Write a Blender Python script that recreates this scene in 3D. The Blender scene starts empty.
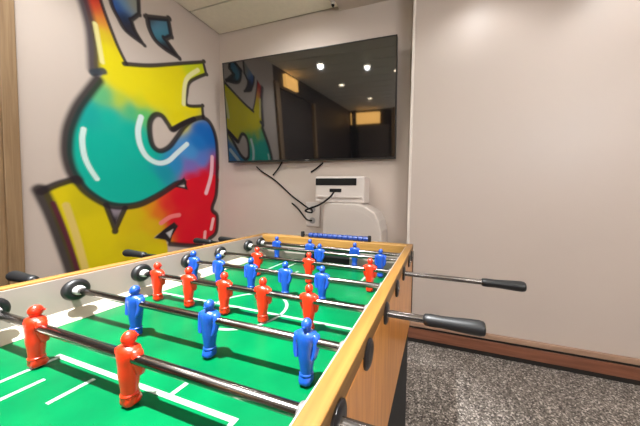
import bpy, bmesh, math, random
import numpy as np
from mathutils import Vector, Matrix
random.seed(7)
C = bpy.context.scene.collection
PI = math.pi

def lin(c):
    return tuple(((v/255)/12.92 if v/255 <= 0.04045 else ((v/255+0.055)/1.055)**2.4) for v in c)

# graffiti shapes in the wall plane, metres (y, z): fills with paint colour anchors, then strokes (half width, softness)
MURAL_FILLS = [('S', [(0.925, 2.146), (0.949, 2.062), (0.969, 1.961), (0.98, 1.851), (0.98, 1.739), (1.021, 1.746), (0.995, 1.68), (0.947, 1.584), (0.901, 1.486), (0.865, 1.373), (0.851, 1.286), (0.849, 1.202), (0.863, 1.119), (0.887, 1.064), (0.92, 1.007), (0.975, 0.953), (1.038, 0.914), (1.12, 0.905), (1.209, 0.923), (1.309, 0.974), (1.405, 1.037), (1.468, 1.079), (1.553, 1.109), (1.863, 1.177), (1.864, 1.413), (1.843, 1.548), (1.789, 1.635), (1.718, 1.659), (1.621, 1.622), (1.541, 1.542), (1.481, 1.447), (1.417, 1.355), (1.35, 1.313), (1.301, 1.34), (1.282, 1.416), (1.284, 1.509), (1.319, 1.57), (1.368, 1.578), (1.412, 1.53), (1.45, 1.502), (1.533, 1.572), (1.631, 1.633), (1.718, 1.676), (1.718, 1.676), (1.709, 1.769), (1.709, 1.769), (1.569, 1.729), (1.566, 1.834), (1.589, 1.916), (1.653, 1.985), (1.741, 2.051), (1.741, 2.051), (1.722, 2.154), (1.722, 2.154), (1.514, 2.033), (1.291, 1.909), (1.143, 1.849), (1.143, 1.849), (1.101, 1.936), (1.062, 2.036), (1.029, 2.129), (1.006, 2.208)], [((0.955, 2.158), (200, 45, 35)), ((0.971, 2.084), (215, 70, 45)), ((1.003, 2.041), (228, 150, 60)), ((1.016, 1.966), (225, 200, 30)), ((1.023, 1.874), (232, 216, 4)), ((1.057, 1.831), (232, 216, 4)), ((1.225, 1.795), (232, 216, 4)), ((1.433, 1.91), (232, 216, 4)), ((1.664, 2.074), (205, 215, 30)), ((1.393, 1.743), (232, 216, 4)), ((1.613, 1.686), (232, 216, 4)), ((1.508, 1.605), (232, 216, 4)), ((1.097, 1.712), (232, 216, 4)), ((1.287, 1.681), (232, 216, 4)), ((1.163, 1.688), (232, 216, 4)), ((1.032, 1.598), (95, 190, 130)), ((1.161, 1.561), (50, 184, 135)), ((1.24, 1.566), (70, 190, 110)), ((1.105, 1.6), (190, 205, 50)), ((1.222, 1.622), (215, 212, 10)), ((0.944, 1.471), (10, 170, 160)), ((1.05, 1.48), (0, 184, 162)), ((0.905, 1.298), (0, 184, 162)), ((1.046, 1.297), (0, 184, 162)), ((1.158, 1.42), (0, 184, 162)), ((1.248, 1.302), (0, 184, 162)), ((1.151, 1.048), (0, 184, 162)), ((0.992, 1.071), (0, 184, 162)), ((1.277, 1.075), (0, 184, 162)), ((1.384, 1.159), (20, 150, 170)), ((1.47, 1.223), (40, 140, 200)), ((1.591, 1.347), (70, 150, 215)), ((1.687, 1.572), (18, 105, 190)), ((1.767, 1.521), (18, 105, 190)), ((1.666, 1.446), (25, 120, 200)), ((1.714, 1.297), (90, 125, 205)), ((1.59, 1.221), (120, 110, 190)), ((1.807, 1.237), (190, 30, 70)), ((1.733, 1.157), (222, 8, 38)), ((1.607, 1.138), (210, 20, 60))]), ('L', [(0.749, 0.991), (0.749, 0.991), (0.809, 1.036), (0.879, 1.072), (0.92, 1.007), (0.975, 0.953), (1.018, 0.908), (1.062, 0.756), (1.062, 0.756), (1.119, 0.892), (1.209, 0.923), (1.309, 0.974), (1.405, 1.037), (1.468, 1.079), (1.553, 1.109), (1.863, 1.177), (1.85, 0.987), (1.804, 0.856), (1.86, 0.786), (1.847, 0.634), (1.759, 0.59), (1.727, 0.54), (1.582, 0.557), (1.414, 0.603), (1.447, 0.719), (1.377, 0.711), (1.297, 0.661), (1.384, 0.632), (1.396, 0.456), (1.392, 0.153), (0.892, 0.35), (0.854, 0.542), (0.81, 0.752), (0.776, 0.894)], [((0.815, 0.948), (224, 206, 6)), ((0.897, 0.947), (205, 190, 10)), ((0.985, 0.759), (222, 204, 6)), ((1.205, 0.661), (215, 195, 15)), ((1.147, 0.808), (215, 190, 10)), ((0.934, 0.582), (222, 204, 6)), ((1.268, 0.539), (222, 204, 6)), ((1.208, 0.86), (215, 190, 10)), ((1.254, 0.886), (225, 150, 20)), ((1.285, 0.759), (220, 180, 20)), ((1.499, 0.942), (222, 8, 38)), ((1.682, 1.029), (222, 8, 38)), ((1.729, 0.741), (222, 8, 38)), ((1.583, 0.643), (222, 8, 38)), ((1.388, 0.897), (225, 40, 40)), ((1.464, 0.781), (222, 8, 38)), ((1.328, 0.853), (225, 110, 30))]), ('F', [(1.061, 2.236), (1.075, 2.173), (1.105, 2.12), (1.147, 2.065), (1.248, 2.038), (1.248, 2.038), (1.2, 2.097), (1.178, 2.155), (1.178, 2.155), (1.226, 2.227), (1.226, 2.227), (1.223, 2.357)], [((1.101, 2.198), (40, 90, 170)), ((1.138, 2.142), (26, 40, 66)), ((1.14, 2.238), (110, 150, 190)), ((1.18, 2.26), (150, 150, 130)), ((1.171, 2.099), (45, 40, 50))]), ('F', [(1.277, 2.241), (1.277, 2.241), (1.424, 2.323), (1.424, 2.323), (1.445, 2.21), (1.445, 2.21), (1.399, 2.161), (1.399, 2.161), (1.498, 2.08), (1.498, 2.08), (1.398, 2.087), (1.328, 2.112), (1.289, 2.172)], [((1.343, 2.206), (90, 140, 170)), ((1.363, 2.176), (60, 130, 150)), ((1.406, 2.113), (45, 40, 45)), ((1.296, 2.233), (60, 55, 55))]), ('F', [(1.297, 0.661), (1.362, 0.713), (1.448, 0.767), (1.48, 0.731), (1.43, 0.656), (1.414, 0.595), (1.376, 0.633)], [((1.377, 0.672), (38, 30, 34))]), ('F', [(1.46, 1.047), (1.536, 1.132), (1.569, 1.026)], [((1.501, 1.065), (38, 30, 34))]), ('F', [(1.028, 0.901), (1.102, 0.892), (1.062, 0.789)], [((1.064, 0.881), (150, 140, 150)), ((1.062, 0.802), (38, 30, 34))]), ('F', [(1.384, 0.687), (1.439, 0.711), (1.414, 0.643)], [((1.415, 0.683), (205, 200, 200))]), ('F', [(1.484, 1.056), (1.535, 1.091), (1.539, 1.05)], [((1.518, 1.065), (225, 215, 210))])]
MURAL_STROKES = [([(0.925, 2.146), (0.949, 2.062), (0.969, 1.961), (0.975, 1.848), (0.977, 1.732)], 0.0114, 0.0364, (60, 50, 58)), ([(0.972, 1.712), (1.021, 1.746)], 0.0119, 0.0163, (50, 60, 70)), ([(0.995, 1.68), (0.947, 1.584), (0.901, 1.486), (0.865, 1.373), (0.851, 1.286), (0.849, 1.202), (0.863, 1.119), (0.887, 1.064)], 0.013, 0.0301, (38, 30, 34)), ([(0.887, 1.064), (0.92, 1.007), (0.975, 0.953), (1.038, 0.914), (1.12, 0.902), (1.209, 0.916), (1.309, 0.966), (1.405, 1.029), (1.468, 1.071), (1.535, 1.091)], 0.0154, 0.016, (38, 30, 34)), ([(1.006, 2.208), (1.029, 2.129), (1.062, 2.036), (1.101, 1.936), (1.143, 1.856), (1.143, 1.856)], 0.0058, 0.0087, (38, 30, 34)), ([(1.143, 1.849), (1.143, 1.849), (1.291, 1.912), (1.514, 2.037), (1.722, 2.154), (1.722, 2.154), (1.752, 2.064), (1.752, 2.064), (1.653, 1.985), (1.589, 1.916), (1.57, 1.835), (1.569, 1.729), (1.709, 1.769), (1.709, 1.769), (1.718, 1.676), (1.718, 1.676)], 0.0084, 0.0109, (38, 30, 34)), ([(1.718, 1.676), (1.718, 1.676), (1.631, 1.633), (1.533, 1.564), (1.45, 1.494), (1.412, 1.53), (1.368, 1.578), (1.319, 1.57), (1.284, 1.509), (1.282, 1.416), (1.301, 1.34), (1.35, 1.313), (1.417, 1.355), (1.481, 1.447), (1.541, 1.542), (1.621, 1.622), (1.718, 1.667), (1.789, 1.644), (1.843, 1.548), (1.864, 1.413), (1.863, 1.177), (1.85, 0.987), (1.804, 0.856), (1.86, 0.786), (1.847, 0.634), (1.77, 0.579), (1.727, 0.54), (1.582, 0.553), (1.414, 0.595)], 0.0113, 0.0156, (38, 30, 34)), ([(1.45, 1.502), (1.541, 1.574), (1.631, 1.633)], 0.0134, 0.0117, (38, 30, 34)), ([(1.018, 0.915), (1.062, 0.756), (1.062, 0.756), (1.119, 0.892)], 0.0107, 0.0107, (38, 30, 34)), ([(0.749, 0.996), (0.749, 0.996), (0.809, 1.036), (0.879, 1.069)], 0.0102, 0.0162, (38, 30, 34)), ([(0.743, 1.001), (0.776, 0.894), (0.81, 0.752), (0.854, 0.542), (0.892, 0.35)], 0.02, 0.0238, (38, 30, 34)), ([(0.788, 0.932), (0.834, 0.749), (0.879, 0.524)], 0.0058, 0.0097, (90, 30, 50)), ([(1.061, 2.236), (1.075, 2.173), (1.105, 2.12), (1.147, 2.065), (1.248, 2.038), (1.248, 2.038), (1.2, 2.097), (1.178, 2.155), (1.178, 2.155), (1.226, 2.227), (1.226, 2.227), (1.223, 2.357)], 0.0081, 0.0093, (38, 30, 34)), ([(1.277, 2.241), (1.277, 2.241), (1.424, 2.323), (1.424, 2.323), (1.445, 2.21), (1.445, 2.21), (1.399, 2.161), (1.399, 2.161), (1.498, 2.08), (1.498, 2.08), (1.398, 2.087), (1.328, 2.112), (1.289, 2.172), (1.277, 2.241), (1.277, 2.241)], 0.0116, 0.0109, (38, 30, 34)), ([(0.922, 1.366), (0.914, 1.3), (0.921, 1.213), (0.942, 1.145), (0.977, 1.076)], 0.0089, 0.0078, (220, 245, 240)), ([(1.226, 1.527), (1.206, 1.432), (1.217, 1.331), (1.26, 1.254), (1.334, 1.221), (1.408, 1.246), (1.48, 1.32), (1.565, 1.408)], 0.0123, 0.0108, (225, 245, 245)), ([(1.808, 1.338), (1.796, 1.171), (1.742, 1.004)], 0.0119, 0.0119, (245, 200, 210)), ([(1.349, 0.768), (1.417, 0.809), (1.489, 0.82)], 0.0118, 0.0094, (245, 130, 130)), ([(1.815, 0.761), (1.792, 0.669)], 0.0112, 0.0082, (250, 200, 200)), ([(1.728, 0.65), (1.717, 0.551)], 0.0107, 0.0078, (250, 190, 190)), ([(0.988, 2.008), (1.004, 1.894), (1.017, 1.799)], 0.0076, 0.0098, (235, 225, 150)), ([(1.673, 2.062), (1.563, 1.929), (1.539, 1.727)], 0.0111, 0.0103, (240, 235, 170)), ([(0.838, 0.919), (0.875, 0.743), (0.914, 0.514)], 0.0101, 0.0111, (222, 195, 110))]

# ------------------------------------------------------------------ materials
def new_mat(name):
    m = bpy.data.materials.new(name); m.use_nodes = True
    nt = m.node_tree; b = nt.nodes['Principled BSDF']
    return m, nt, b
def mat(name, rgb, rough=0.5, metal=0.0, noise=0.0, scale=40.0, coat=0.0, bump=0.0, ior=1.5):
    m, nt, b = new_mat(name)
    c = lin(rgb)
    b.inputs['Roughness'].default_value = rough
    b.inputs['Metallic'].default_value = metal
    b.inputs['IOR'].default_value = ior
    b.inputs['Coat Weight'].default_value = coat
    b.inputs['Coat Roughness'].default_value = 0.12
    tc = nt.nodes.new('ShaderNodeTexCoord')
    nz = nt.nodes.new('ShaderNodeTexNoise'); nz.inputs['Scale'].default_value = scale; nz.inputs['Detail'].default_value = 4
    nt.links.new(tc.outputs['Object'], nz.inputs['Vector'])
    mx = nt.nodes.new('ShaderNodeMix'); mx.data_type = 'RGBA'
    mx.inputs['A'].default_value = (*[max(0, v*(1-noise)) for v in c], 1)
    mx.inputs['B'].default_value = (*[min(1, v*(1+noise)) for v in c], 1)
    nt.links.new(nz.outputs['Fac'], mx.inputs['Factor'])
    nt.links.new(mx.outputs['Result'], b.inputs['Base Color'])
    if bump:
        bp = nt.nodes.new('ShaderNodeBump'); bp.inputs['Strength'].default_value = bump; bp.inputs['Distance'].default_value = 0.002
        nt.links.new(nz.outputs['Fac'], bp.inputs['Height']); nt.links.new(bp.outputs['Normal'], b.inputs['Normal'])
    return m
def wood(name, c1, c2, stretch, rough=0.35, coat=0.3, scale=6.0):
    m, nt, b = new_mat(name)
    tc = nt.nodes.new('ShaderNodeTexCoord'); mp = nt.nodes.new('ShaderNodeMapping')
    mp.inputs['Scale'].default_value = stretch
    nz = nt.nodes.new('ShaderNodeTexNoise'); nz.inputs['Scale'].default_value = scale; nz.inputs['Detail'].default_value = 7
    nz.inputs['Distortion'].default_value = 0.6
    cr = nt.nodes.new('ShaderNodeValToRGB')
    cr.color_ramp.elements[0].position = 0.3; cr.color_ramp.elements[0].color = (*lin(c1), 1)
    cr.color_ramp.elements[1].position = 0.7; cr.color_ramp.elements[1].color = (*lin(c2), 1)
    nt.links.new(tc.outputs['Object'], mp.inputs['Vector']); nt.links.new(mp.outputs['Vector'], nz.inputs['Vector'])
    nt.links.new(nz.outputs['Fac'], cr.inputs['Fac']); nt.links.new(cr.outputs['Color'], b.inputs['Base Color'])
    b.inputs['Roughness'].default_value = rough
    b.inputs['Coat Weight'].default_value = coat; b.inputs['Coat Roughness'].default_value = 0.1
    return m
def emis(name, rgb, s):
    m, nt, b = new_mat(name)
    b.inputs['Base Color'].default_value = (*lin(rgb), 1)
    b.inputs['Emission Color'].default_value = (*lin(rgb), 1); b.inputs['Emission Strength'].default_value = s
    return m

WALL = (203, 189, 178)
M = {}
M['wall'] = mat('wall_paint', WALL, 0.85, noise=0.03, scale=3)
M['wall_r'] = mat('partition_paint', (198, 184, 174), 0.42, noise=0.025, scale=2.5)
M['trim_light'] = mat('edge_bead', (226, 216, 206), 0.5)
M['ceil'] = mat('ceiling_panel', (246, 238, 220), 0.7, noise=0.06, scale=30)
M['dark'] = mat('dark_gap', (30, 26, 22), 0.8)
M['dark_wall'] = mat('dark_panelling', (58, 46, 40), 0.5, noise=0.2, scale=3)
M['black_plastic'] = mat('black_plastic', (26, 25, 27), 0.32, noise=0.1)
M['rubber'] = mat('black_rubber', (16, 16, 17), 0.45, noise=0.15)
M['chrome'] = mat('chrome_steel', (122, 116, 112), 0.2, metal=1.0, noise=0.05, scale=60)
M['red'] = mat('red_plastic', (192, 36, 8), 0.33, noise=0.05, scale=60)
M['blue'] = mat('blue_plastic', (18, 62, 146), 0.33, noise=0.05, scale=60)
M['blue_bead'] = mat('blue_bead_plastic', (12, 46, 112), 0.35)
M['white_lam'] = mat('white_laminate', (150, 137, 129), 0.35, noise=0.02, scale=8)
M['ramp'] = mat('cream_strip', (166, 156, 136), 0.4)
M['line'] = mat('line_paint', (134, 148, 134), 0.35, noise=0.06, scale=120)
M['nylon'] = mat('grey_nylon', (160, 156, 154), 0.4)
M['rail'] = wood('oak_rail', (108, 72, 26), (132, 96, 42), (14, 1.0, 14), 0.45, 0.1)
M['rail_end'] = wood('oak_rail_lightened', (136, 98, 40), (160, 120, 62), (1.0, 14, 14), 0.45, 0.1)  # same oak as the side rails, colour lightened where less light falls
M['apron'] = wood('oak_panel', (176, 106, 36), (216, 148, 66), (10, 10, 0.9), 0.3, 0.22)
M['base'] = mat('black_base', (11, 10, 10), 0.9, noise=0.2)
M['jamb'] = wood('brown_door_wood', (134, 106, 74), (156, 128, 94), (14, 14, 0.6), 0.5, 0.1)
M['skirt'] = wood('brown_skirting', (112, 66, 46), (142, 88, 62), (0.7, 10, 10), 0.4, 0.2)
M['skirt_top'] = wood('tan_skirting_cap', (158, 124, 100), (178, 144, 120), (0.7, 10, 10), 0.4, 0.2)
M['white_plastic'] = mat('white_plastic', (218, 209, 202), 0.4)
M['pale_plastic'] = mat('pale_grey_plastic', (206, 196, 188), 0.5, noise=0.03, scale=10)
M['lens'] = emis('lamp_lens', (255, 236, 205), 9.0)
M['globe'] = emis('fill_globe_glow', (247, 250, 255), 32)  # glow of the added fill globes
M['warm'] = emis('warm_lit_panel', (255, 196, 110), 1.6)

# green laminated field, slightly uneven print
m, nt, b = new_mat('green_field'); M['field'] = m
tc = nt.nodes.new('ShaderNodeTexCoord')
nz = nt.nodes.new('ShaderNodeTexNoise'); nz.inputs['Scale'].default_value = 9; nz.inputs['Detail'].default_value = 3
cr = nt.nodes.new('ShaderNodeValToRGB')
cr.color_ramp.elements[0].position = 0.3; cr.color_ramp.elements[0].color = (*lin((0, 72, 39)), 1)
cr.color_ramp.elements[1].position = 0.75; cr.color_ramp.elements[1].color = (*lin((0, 93, 50)), 1)
nt.links.new(tc.outputs['Object'], nz.inputs['Vector']); nt.links.new(nz.outputs['Fac'], cr.inputs['Fac'])
nt.links.new(cr.outputs['Color'], b.inputs['Base Color']); b.inputs['Roughness'].default_value = 0.3; b.inputs['Specular IOR Level'].default_value = 0.08

# speckled floor
m, nt, b = new_mat('speckled_floor'); M['floor'] = m
tc = nt.nodes.new('ShaderNodeTexCoord')
vo = nt.nodes.new('ShaderNodeTexVoronoi'); vo.inputs['Scale'].default_value = 165
bw = nt.nodes.new('ShaderNodeSeparateColor')
cr = nt.nodes.new('ShaderNodeValToRGB'); cr.color_ramp.interpolation = 'CONSTANT'
el = cr.color_ramp.elements
el[0].position = 0; el[0].color = (*lin((62, 56, 51)), 1)
el[1].position = 0.2; el[1].color = (*lin((96, 89, 83)), 1)
for p_, c_ in ((0.45, (122, 115, 108)), (0.68, (150, 142, 134)), (0.88, (198, 190, 182))):
    e = el.new(p_); e.color = (*lin(c_), 1)
nt.links.new(tc.outputs['Object'], vo.inputs['Vector']); nt.links.new(vo.outputs['Color'], bw.inputs['Color'])
nt.links.new(bw.outputs['Red'], cr.inputs['Fac']); nt.links.new(cr.outputs['Color'], b.inputs['Base Color'])
b.inputs['Roughness'].default_value = 0.55

# television glass
m, nt, b = new_mat('screen_glass'); M['screen'] = m
b.inputs['Base Color'].default_value = (0.006, 0.006, 0.007, 1)
b.inputs['Roughness'].default_value = 0.045; b.inputs['IOR'].default_value = 2.35

# mural paint from a colour attribute
m, nt, b = new_mat('mural_paint'); M['mural'] = m
at = nt.nodes.new('ShaderNodeAttribute'); at.attribute_name = 'paint'
nt.links.new(at.outputs['Color'], b.inputs['Base Color']); b.inputs['Roughness'].default_value = 0.6; b.inputs['Specular IOR Level'].default_value = 0.25

# ------------------------------------------------------------------ builders
ORG = {}
def finish(name, bm, m, parent=None, origin=None, smooth=None, bevel=0.0, seg=2):
    """bm holds world coordinates; origin = world pivot."""
    me = bpy.data.meshes.new(name)
    bmesh.ops.recalc_face_normals(bm, faces=bm.faces)
    if origin is None:
        xs = [v.co for v in bm.verts]
        lo = [min(v[i] for v in xs) for i in range(3)]; hi = [max(v[i] for v in xs) for i in range(3)]
        origin = ((lo[0]+hi[0])/2, (lo[1]+hi[1])/2, (lo[2]+hi[2])/2)
    origin = Vector(origin)
    for v in bm.verts: v.co -= origin
    bm.to_mesh(me); bm.free()
    me.materials.append(m)
    o = bpy.data.objects.new(name, me); C.objects.link(o)
    place(o, parent, origin)
    if smooth:
        for p in me.polygons: p.use_smooth = True
        me.set_sharp_from_angle(angle=math.radians(smooth))
    if bevel:
        md = o.modifiers.new('bevel', 'BEVEL'); md.width = bevel; md.segments = seg; md.limit_method = 'ANGLE'
    return o
def place(o, parent, world):
    world = Vector(world); ORG[o.name] = world
    if parent is not None:
        o.parent = parent; o.location = world - ORG[parent.name]
    else: o.location = world
def share(src, name, parent, world):
    o = bpy.data.objects.new(name, src.data); C.objects.link(o)
    place(o, parent, world); return o
def empty(name, loc):
    o = bpy.data.objects.new(name, None); C.objects.link(o); o.empty_display_size = 0.1
    place(o, None, loc); return o
def tag(o, label=None, cat=None, group=None, kind=None):
    if label: o['label'] = label
    if cat: o['category'] = cat
    if group: o['group'] = group
    if kind: o['kind'] = kind
    return o
def box(bm, x0, x1, y0, y1, z0, z1):
    vs = [bm.verts.new((x, y, z)) for z in (z0, z1) for y in (y0, y1) for x in (x0, x1)]
    for f in ((0,2,3,1),(4,5,7,6),(0,1,5,4),(2,6,7,3),(0,4,6,2),(1,3,7,5)):
        bm.faces.new([vs[i] for i in f])
    return bm
def B(x0, x1, y0, y1, z0, z1): return box(bmesh.new(), x0, x1, y0, y1, z0, z1)
def rings(bm, rs, cap=True):
    L = [[bm.verts.new(p) for p in r] for r in rs]
    n = len(L[0])
    for a, c in zip(L, L[1:]):
        for i in range(n): bm.faces.new((a[i], a[(i+1)%n], c[(i+1)%n], c[i]))
    if cap: bm.faces.new(L[0][::-1]); bm.faces.new(L[-1])
    return bm
def lathe_x(bm, prof, cy, cz, n=20):
    """profile list of (x, r) turned about the x axis through (cy, cz)"""
    return rings(bm, [[(x, cy+r*math.cos(2*PI*i/n), cz+r*math.sin(2*PI*i/n)) for i in range(n)] for x, r in prof])
def lathe_z(bm, prof, cx, cy, n=24):
    return rings(bm, [[(cx+r*math.cos(2*PI*i/n), cy+r*math.sin(2*PI*i/n), z) for i in range(n)] for z, r in prof])
def torus_x(bm, cx, cy, cz, R, r, w, n=24, k=10):
    """rubber ring about the x axis: radius R, section half-height r, half-width w"""
    rs = []
    for i in range(n):
        a = 2*PI*i/n; ring = []
        for j in range(k):
            t = 2*PI*j/k; rr = R + r*math.cos(t)
            ring.append(bm.verts.new((cx+w*math.sin(t), cy+rr*math.cos(a), cz+rr*math.sin(a))))
        rs.append(ring)
    for i in range(n):
        a, c = rs[i], rs[(i+1)%n]
        for j in range(k): bm.faces.new((a[j], a[(j+1)%k], c[(j+1)%k], c[j]))
    return bm
def tube(bm, pts, r, n=8):
    pts = [Vector(p) for p in pts]; rs = []
    for i, p in enumerate(pts):
        t = (pts[min(i+1, len(pts)-1)] - pts[max(i-1, 0)]).normalized()
        u = t.cross(Vector((0, 1, 0.13))).normalized(); w = t.cross(u)
        rs.append([tuple(p + r*(math.cos(2*PI*k/n)*u + math.sin(2*PI*k/n)*w)) for k in range(n)])
    return rings(bm, rs)
def smooth_path(pts, k=8):
    pts = [Vector(p) for p in pts]; out = []
    for i in range(len(pts)-1):
        p0, p1, p2, p3 = pts[max(i-1,0)], pts[i], pts[i+1], pts[min(i+2,len(pts)-1)]
        for j in range(k):
            t = j/k
            out.append(0.5*((2*p1)+(-p0+p2)*t+(2*p0-5*p1+4*p2-p3)*t*t+(-p0+3*p1-3*p2+p3)*t**3))
    return out + [pts[-1]]
def struct(name, bm, m, **k): return tag(finish(name, bm, m, **k), kind='structure')

# ------------------------------------------------------------------ the room
XL, YT, YP, ZC = -1.995, 1.90, 1.745, 2.49
YF, XR = -2.8, 2.4
struct('floor', B(XL-0.1, XR, YF-0.1, YT+0.1, -0.1, 0), M['floor'])
bm = bmesh.new()
box(bm, XL-0.1, XR, YF-0.1, YT+0.1, ZC+0.014, ZC+0.1)
struct('trim_3', bm, M['dark'])
bm = bmesh.new(); y = YT-0.012
while y > YF:
    box(bm, XL+0.012, XR, max(YF, y-0.289), y, ZC, ZC+0.013); y -= 0.3
struct('ceiling', bm, M['ceil'])
struct('wall_left', B(XL-0.1, XL, 0.66, YT+0.1, 0, ZC+0.014), M['wall'])
bm = B(XL-0.1, XL, YF-0.1, -0.55, 0, ZC+0.014)
struct('wall_left_front', bm, M['dark_wall'])
struct('wall_back', B(XL, XR, YT, YT+0.1, 0, ZC+0.014), M['wall'])
struct('wall_right', B(-0.185, XR, YP, YT, 0, ZC), M['wall_r'], bevel=0.004)
struct('trim_1', B(-0.190, -0.172, YP-0.004, YP+0.02, 0.15, ZC), M['trim_light'], bevel=0.002)
struct('trim_2', B(-0.775, XR, 1.05, YT, ZC-0.03, ZC), M['wall'])          # dropped band of the ceiling
struct('wall_front', B(XL, XR, YF-0.1, YF, 0, ZC+0.014), M['dark_wall'])
struct('wall_side', B(XR, XR+0.1, YF-0.1, YT+0.1, 0, ZC+0.014), M['wall'])
# wooden door frame and door on the left wall
bm = bmesh.new()
box(bm, XL, XL+0.035, 0.62, 0.671, 0, 2.3); box(bm, XL-0.09, XL+0.022, 0.56, 0.622, 0, 2.3)
struct('trim_4', bm, M['jamb'], bevel=0.003)
d1 = struct('door_1', B(XL-0.07, XL-0.03, -0.52, 0.56, 0, 2.25), M['dark_wall'])
bm = B(XL-0.1, XL, -0.55, 0.56, 2.25, ZC+0.014)
box(bm, XL-0.1, XL, 0.56, 0.66, 2.3, ZC+0.014)
struct('wall_left_header', bm, M['dark_wall'])
struct('trim_5', B(XL-0.1, XL+0.02, -0.6, -0.52, 0, 2.25), M['jamb'])
# skirting of the right wall: shadow gap, brown board, groove, tan cap
bm = B(-0.185, XR, YP-0.016, YP, 0.030, 0.099)
sk = struct('baseboard_right', bm, M['skirt'], bevel=0.003)
finish('groove', B(-0.185, XR, YP-0.008, YP, 0.099, 0.116), M['dark'], sk)
finish('toe_gap', B(-0.185, XR, YP-0.008, YP, 0.0, 0.030), M['dark'], sk)
finish('cap_strip', B(-0.185, XR, YP-0.020, YP, 0.116, 0.147), M['skirt_top'], sk, bevel=0.004)
# far side of the room, seen only in the television
bm = B(-1.75, -0.95, YF, YF+0.05, 0, 2.1)
struct('door_2', bm, mat('grey_brown_door', (104, 92, 84), 0.5))
struct('trim_6', B(-0.9, -0.80, YF, YF+0.08, 0, ZC), M['jamb'])
struct('trim_7', B(-1.92, -1.80, YF, YF+0.08, 0, ZC), M['dark'])
o = finish('lit_sign', B(-1.95, -1.2, YF, YF+0.06, 2.15, 2.42), M['warm'])
tag(o, 'warm glowing panel over the far door, mirrored in the television', 'lamp')

o = finish('wall_lamp', B(XL, XL+0.05, 0.08, 0.42, 2.29, 2.45), M['warm'], bevel=0.004)
tag(o, 'warm lit box lamp above the wooden door, mirrored in the television', 'lamp')

# ceiling downlights
LAMPS = [(-1.42, 0.46, 0, 0), (-0.86, 0.20, 0, 0), (0.24, 1.36, 0, 0), (1.02, 1.36, 0, 0), (-1.05, 1.40, 0, 0),
         (-0.50, -0.10, 0, 0), (-1.45, -0.5, 0, 0), (0.9, 0.1, 0, 0), (0.3, -1.4, 0, 0), (-1.2, -1.6, 0, 0)]
POW = [19, 8, 7, 7, 8, 500, 6, 6, 3, 3]
for (x, y, _, _), w in zip(LAMPS, POW):
    zc = ZC - 0.03 if (x > -0.775 and y > 1.05) else ZC
    bm = bmesh.new()
    rings(bm, [[(x+r*math.cos(2*PI*i/24), y+r*math.sin(2*PI*i/24), z) for i in range(24)] for r, z in ((0.055, zc), (0.052, zc-0.008), (0.040, zc-0.008), (0.038, zc-0.004))], cap=False)
    dl = finish('downlight', bm, M['chrome'], None, (x, y, zc), smooth=40)
    bm = bmesh.new(); lathe_z(bm, [(zc-0.005, 0.039), (zc-0.002, 0.039)], x, y)
    finish('lens', bm, M['lens'], dl)
    tag(dl, 'round recessed ceiling downlight with a thin chrome rim', 'lamp', 'recessed ceiling downlights')
    l = bpy.data.lights.new('downlight_glow', 'SPOT'); l.energy = w; l.color = (0.97, 0.985, 1.0)
    l.spot_size = math.radians(150 if y < 1.3 else (172 if x < 0 else 125)); l.spot_blend = 0.6; l.shadow_soft_size = 0.035
    if w > 50: l.spot_size = math.radians(52); l.spot_blend = 1.0; l.shadow_soft_size = 0.015      # narrow beam over the table
    lo = bpy.data.objects.new('downlight_glow', l); C.objects.link(lo); lo.parent = dl; lo.location = (0, 0, -0.02)
    if w > 50: lo.rotation_euler = Vector((-0.02, 0.42, -1.72)).to_track_quat('-Z', 'Y').to_euler()

# added fill: unseen globes on poles behind the viewer, brightening the ceiling and walls
for gx_, gy_, lab in [(1.75, -0.6, 'added white fill globe on a stand on the right behind the viewer'), (0.6, -2.3, 'added white fill globe on a stand by the far dark wall behind the viewer'), (1.9, -1.9, 'added white fill globe on a stand in the far right corner behind the viewer')]:
    t = empty('fill_globe', (gx_, gy_, 0))
    bm = bmesh.new(); lathe_z(bm, [(0, 0.14), (0.015, 0.14), (0.025, 0.02), (1.74, 0.012), (1.75, 0.05), (1.765, 0.05)], gx_, gy_)
    finish('stand', bm, M['black_plastic'], t, smooth=40)
    bm = bmesh.new(); lathe_z(bm, [(1.885-0.14*math.cos(PI*k/14), max(0.002, 0.14*math.sin(PI*k/14))) for k in range(1, 14)], gx_, gy_)
    finish('globe', bm, M['globe'], t, smooth=60)
    tag(t, lab, 'lamp')

# ------------------------------------------------------------------ graffiti on the left wall
def in_poly(Y, Z, poly):
    r = np.zeros(Y.shape, bool); n = len(poly)
    for i in range(n):
        (a, b_), (c, d) = poly[i], poly[(i+1) % n]
        if b_ == d: continue
        cond = ((b_ > Z) != (d > Z)) & (Y < (c-a)*(Z-b_)/(d-b_)+a)
        r ^= cond
    return r
def dist_line(Y, Z, pts):
    D = np.full(Y.shape, 9.0)
    for (a, b_), (c, d) in zip(pts, pts[1:]):
        L2 = (c-a)**2+(d-b_)**2+1e-12
        t = np.clip(((Y-a)*(c-a)+(Z-b_)*(d-b_))/L2, 0, 1)
        D = np.minimum(D, np.hypot(Y-a-t*(c-a), Z-b_-t*(d-b_)))
    return D
def curve2(pts, closed=False, k=5):
    P = [Vector((a, b_, 0)) for a, b_ in pts]
    out = []
    n = len(P)
    for i in range(n-1):
        p0, p1, p2, p3 = P[max(i-1, 0)], P[i], P[i+1], P[min(i+2, n-1)]
        for j in range(k):
            t = j/k
            q = 0.5*((2*p1)+(-p0+p2)*t+(2*p0-5*p1+4*p2-p3)*t*t+(-p0+3*p1-3*p2+p3)*t**3)
            out.append((q.x, q.y))
    return out+[(P[-1].x, P[-1].y)]
st = 0.0055
ys = np.arange(0.70, 1.897, st); zs = np.arange(0.50, 2.487, st)
Y, Z = np.meshgrid(ys, zs)
wl = np.array(lin(WALL))
col = np.tile(wl, Y.shape+(1,)); alpha = np.zeros(Y.shape)
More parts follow.
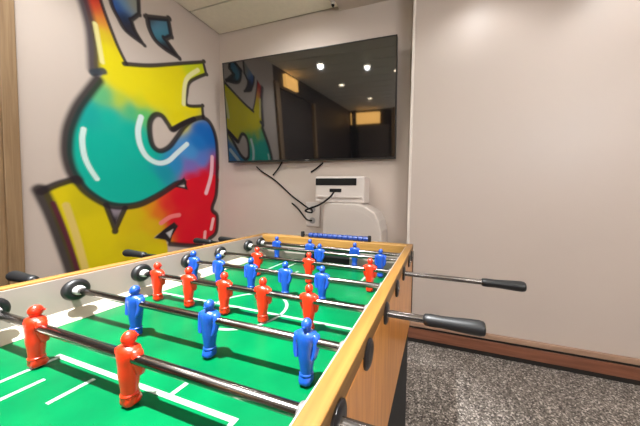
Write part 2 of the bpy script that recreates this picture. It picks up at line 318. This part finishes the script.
for kind, poly, anchors in MURAL_FILLS:
    pp = curve2(poly+[poly[0]], k=3) if kind in 'SL' else poly
    ins = in_poly(Y, Z, pp)
    Wt = np.zeros(Y.shape); acc = np.zeros(col.shape)
    for (ay, az), c in anchors:
        w = 1/(((Y-ay)**2+(Z-az)**2)+0.004)**3
        Wt += w; acc += w[..., None]*np.array(lin(c))
    acc /= Wt[..., None]
    dd = dist_line(Y, Z, pp+[pp[0]])
    a = np.clip(0.5+np.where(ins, dd, -dd)/0.010, 0, 1)
    col = col*(1-a[..., None])+acc*a[..., None]; alpha = np.maximum(alpha, a)
for pts, hw, soft, c in MURAL_STROKES:
    dd = dist_line(Y, Z, curve2(pts))
    t = np.clip(1-(dd-hw)/max(soft, 0.006), 0, 1)
    a = t*t*(3-2*t)*0.93
    col = col*(1-a[..., None])+np.array(lin(c))*a[..., None]; alpha = np.maximum(alpha, a)
bm = bmesh.new(); V = {}
cols = []
def gv(i, j):
    if (i, j) not in V:
        V[(i, j)] = bm.verts.new((XL+0.0015, ys[j], zs[i])); cols.append((*col[i, j], 1.0))
    return V[(i, j)]
for i in range(len(zs)-1):
    for j in range(len(ys)-1):
        if alpha[i:i+2, j:j+2].max() > 0.02:
            bm.faces.new((gv(i, j), gv(i, j+1), gv(i+1, j+1), gv(i+1, j)))
bm.normal_update()
mu = finish('graffiti_mural', bm, M['mural'])
ca = mu.data.color_attributes.new('paint', 'FLOAT_COLOR', 'POINT')
ca.data.foreach_set('color', np.array(cols, dtype=np.float32).ravel())
tag(mu, 'yellow, teal, blue and red bubble graffiti lettering outlined in black sprayed on the left wall', 'graffiti')

# ------------------------------------------------------------------ television and what is below it
tv = empty('television', (-1.055, 1.826, 1.709))
tv.rotation_euler = (0.078, 0, 0.025)
def tvpart(name, bm, m, **k):      # built in the set's own upright frame
    for v in bm.verts: v.co += Vector((-1.055, 1.826, 1.709))
    return finish(name, bm, m, tv, **k)
w, hh = 0.755, 0.425
bm = bmesh.new()
box(bm, -w, w, -0.022, 0.018, -hh, hh)
tvpart('housing', bm, M['black_plastic'], bevel=0.004)
tvpart('screen', B(-w+0.008, w-0.008, -0.0235, -0.0215, -hh+0.014, hh-0.008), M['screen'])
bm = bmesh.new()
for s in (-1, 1):
    box(bm, s*(w-0.004)-0.003, s*(w-0.004)+0.003, -0.026, -0.021, -hh, hh)
box(bm, -w, w, -0.026, -0.021, hh-0.006, hh); box(bm, -w, w, -0.026, -0.021, -hh, -hh+0.012)
tvpart('bezel', bm, mat('bezel_black', (38, 34, 32), 0.35))
tvpart('standby_light', B(0.02, 0.05, -0.0275, -0.0258, -hh+0.003, -hh+0.009), M['nylon'])
tvpart('wall_bracket', B(-0.3, 0.3, 0.018, 0.024, -0.22, 0.05), M['base'])
tag(tv, 'large black flat screen television mounted on the back wall', 'television')

# white media box with dark slots
t = empty('media_box', (-0.69, 1.80, 0.94))
finish('housing', B(-0.885, -0.495, 1.72, 1.87, 0.948, 1.145), M['white_plastic'], t, bevel=0.012, seg=3)
finish('screen_slot', B(-0.880, -0.555, 1.716, 1.724, 1.078, 1.130), M['base'], t, bevel=0.003)
finish('port', B(-0.765, -0.67, 1.716, 1.724, 1.028, 1.054), M['base'], t, bevel=0.003)
finish('lower_lip', B(-0.86, -0.51, 1.706, 1.724, 0.985, 1.000), M['pale_plastic'], t, bevel=0.004)
tag(t, 'small white box with dark front slots standing on the pale rounded cabinet under the television', 'device')
# pale rounded cabinet
bm = bmesh.new()
prof = [(-0.79, 0.0), (-0.79, 0.88), (-0.785, 0.92), (-0.77, 0.942), (-0.74, 0.948), (-0.53, 0.948), (-0.47, 0.930), (-0.40, 0.887), (-0.368, 0.83), (-0.352, 0.76), (-0.350, 0.0)]
a = [bm.verts.new((x, 1.66, z)) for x, z in prof]; c = [bm.verts.new((x, 1.885, z)) for x, z in prof]
bm.faces.new(a); bm.faces.new(c[::-1])
for i in range(len(prof)): bm.faces.new((a[i], c[i], c[(i+1) % len(prof)], a[(i+1) % len(prof)]))
t = empty('cabinet', (-0.57, 1.77, 0))
finish('body', bm, M['pale_plastic'], t, bevel=0.012, seg=3)
bm = bmesh.new()
inner = [(-0.57+(x+0.57)*0.86, 0.05+(z)*0.9) for x, z in prof]
a = [bm.verts.new((x, 1.657, z)) for x, z in inner]; c = [bm.verts.new((x, 1.661, z)) for x, z in inner]
bm.faces.new(a); bm.faces.new(c[::-1])
for i in range(len(inner)): bm.faces.new((a[i], c[i], c[(i+1) % len(inner)], a[(i+1) % len(inner)]))
finish('front_panel', bm, mat('panel_grey', (204, 194, 186), 0.45), t)
tag(t, 'pale grey cabinet with rounded top corners against the back wall behind the table', 'cabinet')
# wall socket plate
t = empty('wall_socket', (-0.99, 1.892, 0.845))
finish('plate', B(-1.055, -0.925, 1.884, 1.90, 0.74, 0.945), M['white_plastic'], t, bevel=0.004)
for z in (0.79, 0.885):
    bm = bmesh.new(); rings(bm, [[(-0.99+r*math.cos(2*PI*i/20), yy, z+r*math.sin(2*PI*i/20)) for i in range(20)] for r, yy in ((0.026, 1.886), (0.026, 1.880), (0.022, 1.880))])
    finish('socket', bm, M['nylon'], t, smooth=40)
tag(t, 'white double socket plate on the back wall under the television', 'socket')
# cables
def cable(pts, label):
    bm = bmesh.new(); tube(bm, smooth_path(pts), 0.0065)
    return tag(finish('cable', bm, M['base'], None, smooth=60), label, 'cable')
cable([(-1.56, 1.885, 1.25), (-1.50, 1.885, 1.205), (-1.36, 1.885, 1.125), (-1.20, 1.885, 1.0), (-1.10, 1.885, 0.935), (-1.03, 1.875, 0.895), (-0.99, 1.87, 0.885)],
      'black cable sagging from the television left end to the top of the wall socket')
cable([(-1.29, 1.885, 1.29), (-1.33, 1.885, 1.23), (-1.385, 1.885, 1.172)], 'short black cable end hanging under the television left part')
cable([(-0.90, 1.885, 1.27), (-0.96, 1.885, 1.225), (-1.01, 1.885, 1.195)], 'short black cable end hanging under the middle of the television')
cable([(-0.99, 1.87, 0.88), (-0.955, 1.80, 0.862), (-0.915, 1.63, 0.89), (-0.80, 1.625, 0.935), (-0.735, 1.66, 0.99), (-0.72, 1.704, 1.035)],
      'black cable looping from the wall socket up into the front of the white box')
cable([(-1.19, 1.885, 0.93), (-1.13, 1.885, 0.885), (-1.05, 1.885, 0.80), (-0.99, 1.87, 0.79)], 'thin black cable running down to the lower socket of the wall plate')
# little sensor where the ceiling panels stop
bm = bmesh.new(); lathe_z(bm, [(ZC-0.05, 0.006), (ZC-0.045, 0.016), (ZC-0.02, 0.016), (ZC-0.012, 0.03), (ZC, 0.032)], -0.795, 1.80)
t = finish('ceiling_sensor', bm, M['white_plastic'], None, (-0.795, 1.80, ZC), smooth=40)
bm = bmesh.new(); lathe_z(bm, [(ZC-0.062, 0.008), (ZC-0.05, 0.012), (ZC-0.048, 0.006)], -0.795, 1.80)
finish('tip', bm, M['base'], t, smooth=40)
tag(t, 'tiny black and white sensor on the ceiling above the television', 'sensor')

# ------------------------------------------------------------------ the football table
RZ, FZ, TOP = 0.7912, 0.7264, 0.82
x0, x1, x2, x3 = -0.767, -0.744, -0.1035, -0.081
y0, y1, y2, y3 = -0.025, 0.02, 0.935, 0.98
AP = 0.53
table = empty('foosball_table', ((x0+x3)/2, (y0+y3)/2, 0))
tag(table, 'table football table with green field, light oak rails and red and blue players', 'foosball table')
for a, c in ((x0, x1), (x2, x3)):
    finish('side_rail', B(a, c, y0, y3, TOP-0.024, TOP), M['rail'], table, bevel=0.002)
    finish('side_panel', B(a+0.0005, c-0.0005, y0, y3, AP, TOP-0.024), M['apron'], table, bevel=0.0015)
for a, c in ((y0, y1), (y2, y3)):
    finish('end_rail', B(x1, x2, a, c, TOP-0.03, TOP-0.0005), M['rail_end'], table, bevel=0.002)
    finish('end_panel', B(x1, x2, a+0.004, c-0.004, AP, TOP-0.03), M['apron'], table)
finish('corner_trim', B(x3-0.004, x3+0.002, y3-0.006, y3+0.002, AP, TOP-0.026), M['black_plastic'], table)
finish('base', B(x0+0.012, x3-0.009, y0+0.02, y3-0.012, 0.03, AP+0.01), M['base'], table, bevel=0.004)
for px in (x0+0.06, x3-0.06):
    for py in (y0+0.07, y3-0.07):
        bm = bmesh.new(); lathe_z(bm, [(0, 0.032), (0.012, 0.034), (0.03, 0.026)], px, py)
        finish('foot', bm, M['rubber'], table, smooth=40)
finish('playfield', B(x1, x2, y1-0.002, y2+0.002, FZ-0.012, FZ), M['field'], table)
for a, c in ((x1, x1+0.003), (x2-0.003, x2)):
    finish('inner_lining', B(a, c, y1, y2, FZ, TOP-0.004), M['white_lam'], table)
gx = (x1+x2)/2
for yy, s in ((y1, 1), (y2, -1)):
    ya, yb = sorted((yy, yy+s*0.003))
    bm = B(x1, gx-0.1, ya, yb, FZ, TOP-0.03); box(bm, gx+0.1, x2, ya, yb, FZ, TOP-0.03); box(bm, gx-0.1, gx+0.1, ya, yb, FZ+0.055, TOP-0.03)
    finish('end_lining', bm, M['white_lam'], table)
    finish('goal', B(gx-0.1, gx+0.1, min(yy, yy+s*0.0015), max(yy, yy+s*0.0015), FZ, FZ+0.055), M['base'], table)
for xx, s in ((x1+0.003, 1), (x2-0.003, -1)):
    bm = bmesh.new()
    rr = [[(xx, yy, FZ), (xx, yy, FZ+0.020), (xx+s*0.026, yy, FZ+0.001), (xx+s*0.026, yy, FZ)] for yy in (y1+0.003, y2-0.003)]
    rings(bm, rr); finish('side_ramp', bm, M['ramp'], table)
# painted lines
bm = bmesh.new(); zt = FZ+0.0006; lw = 0.0035
def ln(xa, ya, xb, yb):
    if abs(xa-xb) < 1e-6: box(bm, xa-lw, xa+lw, min(ya, yb)-lw, max(ya, yb)+lw, FZ-0.001, zt)
    else: box(bm, min(xa, xb)-lw, max(xa, xb)+lw, ya-lw, ya+lw, FZ-0.001, zt)
ym = (y1+y2)/2
for s, ye in ((1, y1+0.004), (-1, y2-0.004)):
    yb = ye+s*0.208
    ln(gx-0.164, yb, gx+0.2, yb); ln(gx-0.158, ye, gx-0.158, yb-s*2*lw-s*0.0002); ln(gx+0.2-lw*0.02, ye, gx+0.2-lw*0.02, yb-s*2*lw-s*0.0002)
    yb2 = ye+s*0.168
    ln(gx-0.108, ye, gx-0.108, yb2); ln(gx-0.043, ye+s*0.152, gx-0.043, ye+s*0.192); ln(gx+0.09, yb+s*2*lw+s*0.0002, gx+0.09, yb+s*0.022)
def ring_flat(cx, cy, r, a0=0, a1=2*PI, n=64):
    for i in range(n):
        t0, t1 = a0+(a1-a0)*i/n, a0+(a1-a0)*(i+1)/n
        q = [(cx+(r+d)*math.cos(t), cy+(r+d)*math.sin(t)) for t, d in ((t0, -lw), (t0, lw), (t1, lw), (t1, -lw))]
        bm.faces.new([bm.verts.new((x, y, zt)) for x, y in q])
ln(x1+0.03, ym, x2-0.03, ym); ring_flat(gx, ym, 0.093)
finish('field_lines', bm, M['line'], table)
# scoring beads on the far rail
bm = bmesh.new(); lathe_x(bm, [(-0.548, 0.003), (-0.255, 0.003)], 0.962, 0.8285, 10)
sc_ = finish('score_rod', bm, M['chrome'], table, smooth=40)
for x in (-0.552, -0.252):
    finish('end_post', B(x-0.006, x+0.006, 0.955, 0.969, TOP-0.001, 0.843), M['base'], sc_, bevel=0.002)
bead = None
for k in range(12):
    x = -0.510+k*0.0222
    if bead is None:
        bm = bmesh.new(); lathe_x(bm, [(x-0.0108, 0.007), (x-0.0095, 0.0108), (x, 0.0114), (x+0.0095, 0.0108), (x+0.0108, 0.007)], 0.962, 0.8285, 16)
        bead = finish('score_bead', bm, M['blue_bead'], sc_, (x, 0.962, 0.8285), smooth=50)
    else: share(bead, 'score_bead', sc_, (x, 0.962, 0.8285))

# a player figure hanging on the rod, pivot on the rod's axis
def player_mesh(f):
    bm = bmesh.new(); n = 16
    def loft(secs):
        rings(bm, [[(cx+rx*math.cos(2*PI*i/n), cy+ry*math.sin(2*PI*i/n), z) for i in range(n)] for z, rx, ry, cx, cy in secs])
    loft([(-0.0505, 0.0090, 0.0085, 0, 0), (-0.040, 0.0098, 0.0088, 0, 0), (-0.030, 0.0118, 0.0096, 0, 0), (-0.020, 0.0130, 0.0108, 0, 0),
          (-0.012, 0.0128, 0.0106, 0, 0), (-0.004, 0.0143, 0.0112, 0, 0), (0.004, 0.0160, 0.0116, 0, 0), (0.009, 0.0165, 0.0112, 0, 0), (0.0125, 0.0150, 0.0100, 0, 0),
          (0.0145, 0.0085, 0.0078, 0, 0), (0.0160, 0.0058, 0.0058, 0, 0), (0.0185, 0.0058, 0.0058, 0, 0)])
    hc = 0.0238
    loft([(hc+0.0092*math.sin(a), max(0.0006, 0.0078*math.cos(a)), max(0.0006, 0.0084*math.cos(a)), 0, 0.0006*f) for a in [(-0.5+k/8)*PI for k in range(9)]])
    rings(bm, [[(0.0022*math.cos(2*PI*i/6), f*(0.0085+dy), hc-0.001+0.0026*s*math.sin(2*PI*i/6)) for i in range(6)] for dy, s in ((-0.002, 1), (0.0022, 0.4))])   # nose
    for s in (-1, 1):
        loft([(0.0122, 0.003, 0.004, s*0.0130, 0), (0.0095, 0.0052, 0.0064, s*0.0148, 0), (0.002, 0.0056, 0.0064, s*0.0160, 0.0005*f), (-0.008, 0.0050, 0.0058, s*0.0160, 0.0015*f),
              (-0.017, 0.0042, 0.0052, s*0.0148, 0.0035*f), (-0.022, 0.0036, 0.0046, s*0.0135, 0.0045*f), (-0.024, 0.0015, 0.002, s*0.0130, 0.0045*f)])
    # socks and boot block
    loft([(-0.0515, 0.0085, 0.0080, 0, 0), (-0.049, 0.0108, 0.0095, 0, 0), (-0.047, 0.0108, 0.0095, 0, 0), (-0.0455, 0.0085, 0.008, 0, 0)])
    secs = []
    for z, hx, yb, yf in ((-0.0610, 0.0086, -0.0072, 0.0098), (-0.0585, 0.0095, -0.0080, 0.0112), (-0.0550, 0.0094, -0.0080, 0.0104), (-0.0505, 0.0095, -0.0078, 0.0085)):
        q = [(-hx, yb*0.6), (-hx*0.6, yb), (hx*0.6, yb), (hx, yb*0.6), (hx, yf*0.6), (hx*0.55, yf), (-hx*0.55, yf), (-hx, yf*0.6)]
        secs.append([(x, f*y, z) for x, y in q])
    rings(bm, secs)
    return bm
def proto_mesh(name, bm, m):
    me = bpy.data.meshes.new(name); bmesh.ops.recalc_face_normals(bm, faces=bm.faces); bm.to_mesh(me); bm.free()
    me.materials.append(m)
    for p in me.polygons: p.use_smooth = True
    me.set_sharp_from_angle(angle=math.radians(50))
    return me
P_RED = proto_mesh('red_player', player_mesh(1), M['red'])
P_BLUE = proto_mesh('blue_player', player_mesh(-1), M['blue'])
P_BUMP = proto_mesh('bumper', torus_x(bmesh.new(), 0, 0, 0, 0.0150, 0.0078, 0.009), M['rubber'])
P_BUSH = proto_mesh('bushing', lathe_x(bmesh.new(), [(-0.012, 0.0065), (-0.011, 0.0095), (0.010, 0.0095), (0.013, 0.0085), (0.016, 0.0068)], 0, 0), M['nylon'])
P_BUMP2 = proto_mesh('right_bumper', torus_x(bmesh.new(), 0, 0, 0, 0.0070, 0.0024, 0.005), mat('dull_bushing', (92, 88, 86), 0.5))
P_BEAR = proto_mesh('bearing', lathe_x(bmesh.new(), [(-0.004, 0.016), (-0.002, 0.0195), (0.003, 0.0195), (0.005, 0.016), (0.005, 0.009)], 0, 0), M['black_plastic'])
P_GRIP = proto_mesh('grip', lathe_x(bmesh.new(), [(0, 0.0065), (0.003, 0.0095), (0.012, 0.0104), (0.03, 0.0100), (0.05, 0.0108), (0.075, 0.0122), (0.088, 0.0125), (0.094, 0.0112), (0.096, 0.009)], 0, 0), M['rubber'])
def inst(me, name, parent, x, y, z):
    o = bpy.data.objects.new(name, me); C.objects.link(o); place(o, parent, (x, y, z)); return o

RODS = [  # y, team, player x positions, left end, right end; red grips sit on the right, blue grips on the left
    (0.086, 'r', [-0.40], -0.775, 0.06),
    (0.206, 'r', [-0.580, -0.366], -0.775, 0.07),
    (0.314, 'b', [-0.536, -0.354, -0.172], -0.978, -0.077),
    (0.438, 'r', [-0.664, -0.558, -0.450, -0.346, -0.236], -0.775, 0.08),
    (0.567, 'b', [-0.700, -0.602, -0.487, -0.376, -0.269], -1.012, -0.075),
    (0.687, 'r', [-0.566, -0.372, -0.176], -0.775, 0.208),
    (0.825, 'b', [-0.403, -0.175], -1.01, -0.075),
    (0.900, 'b', [-0.640, -0.483, -0.292], -0.95, -0.075)]
for (y, tm, xs, xa, xb) in RODS:
    bm = bmesh.new(); xe = (xb-0.09) if tm == 'r' else xb; xs_ = xa if tm == 'r' else xa+0.09
    lathe_x(bm, [(xs_, 0.005), (xs_+0.003, 0.0063), (xe-0.003, 0.0063), (xe, 0.005)], y, RZ, 16)
    rod = finish('rod', bm, M['chrome'], table, ((x1+x2)/2, y, RZ), smooth=40)
    for x in xs:
        p = inst(P_RED if tm == 'r' else P_BLUE, 'player', rod, x, y, RZ)
        p['label'] = 'red moulded player figure' if tm == 'r' else 'blue moulded player figure'
    inst(P_BUMP, 'bumper', rod, x1+0.022, y, RZ); inst(P_BUSH, 'bushing', rod, x1+0.026, y, RZ)
    inst(P_BUMP2, 'bumper', rod, x2-0.012, y, RZ)
    if tm == 'r': inst(P_GRIP, 'handle', rod, xb-0.096, y, RZ)['label'] = 'black rubber handle'
    else:
        h_ = inst(P_GRIP, 'handle', rod, xa+0.096, y, RZ); h_.rotation_euler = (0, 0, PI); h_['label'] = 'black rubber handle'
    inst(P_BEAR, 'bearing', table, x3-0.0005, y, RZ); b2 = inst(P_BEAR, 'bearing', table, x0+0.0005, y, RZ); b2.rotation_euler = (0, 0, PI)

# ------------------------------------------------------------------ camera
cd = bpy.data.cameras.new('camera'); cam = bpy.data.objects.new('camera', cd); C.objects.link(cam)
yaw, pitch, roll = 0.3142, 0.0456, 0.0192
fw = Vector((-math.sin(yaw)*math.cos(pitch), math.cos(yaw)*math.cos(pitch), -math.sin(pitch)))
r_ = Vector((math.cos(yaw), math.sin(yaw), 0)); u_ = r_.cross(fw)
r2 = r_*math.cos(roll)+u_*math.sin(roll); u2 = -r_*math.sin(roll)+u_*math.cos(roll)
mt = Matrix((( r2.x, u2.x, -fw.x, 0), (r2.y, u2.y, -fw.y, 0), (r2.z, u2.z, -fw.z, 1.0), (0, 0, 0, 1)))
cam.matrix_world = mt
cd.sensor_width = 36; cd.sensor_fit = 'HORIZONTAL'; cd.lens = 36*250.13/640
cd.shift_x = -(355.47-320)/640; cd.shift_y = (207.72-213)/640
cd.clip_start = 0.01
S = bpy.context.scene; S.camera = cam

wd = bpy.data.worlds.new('world'); S.world = wd; wd.use_nodes = True
wd.node_tree.nodes['Background'].inputs['Color'].default_value = (0.05, 0.05, 0.05, 1)
S.view_settings.view_transform = 'Standard'; S.view_settings.look = 'None'
S.view_settings.gamma = 1; S.view_settings.use_curve_mapping = False
S.view_settings.exposure = 1.12
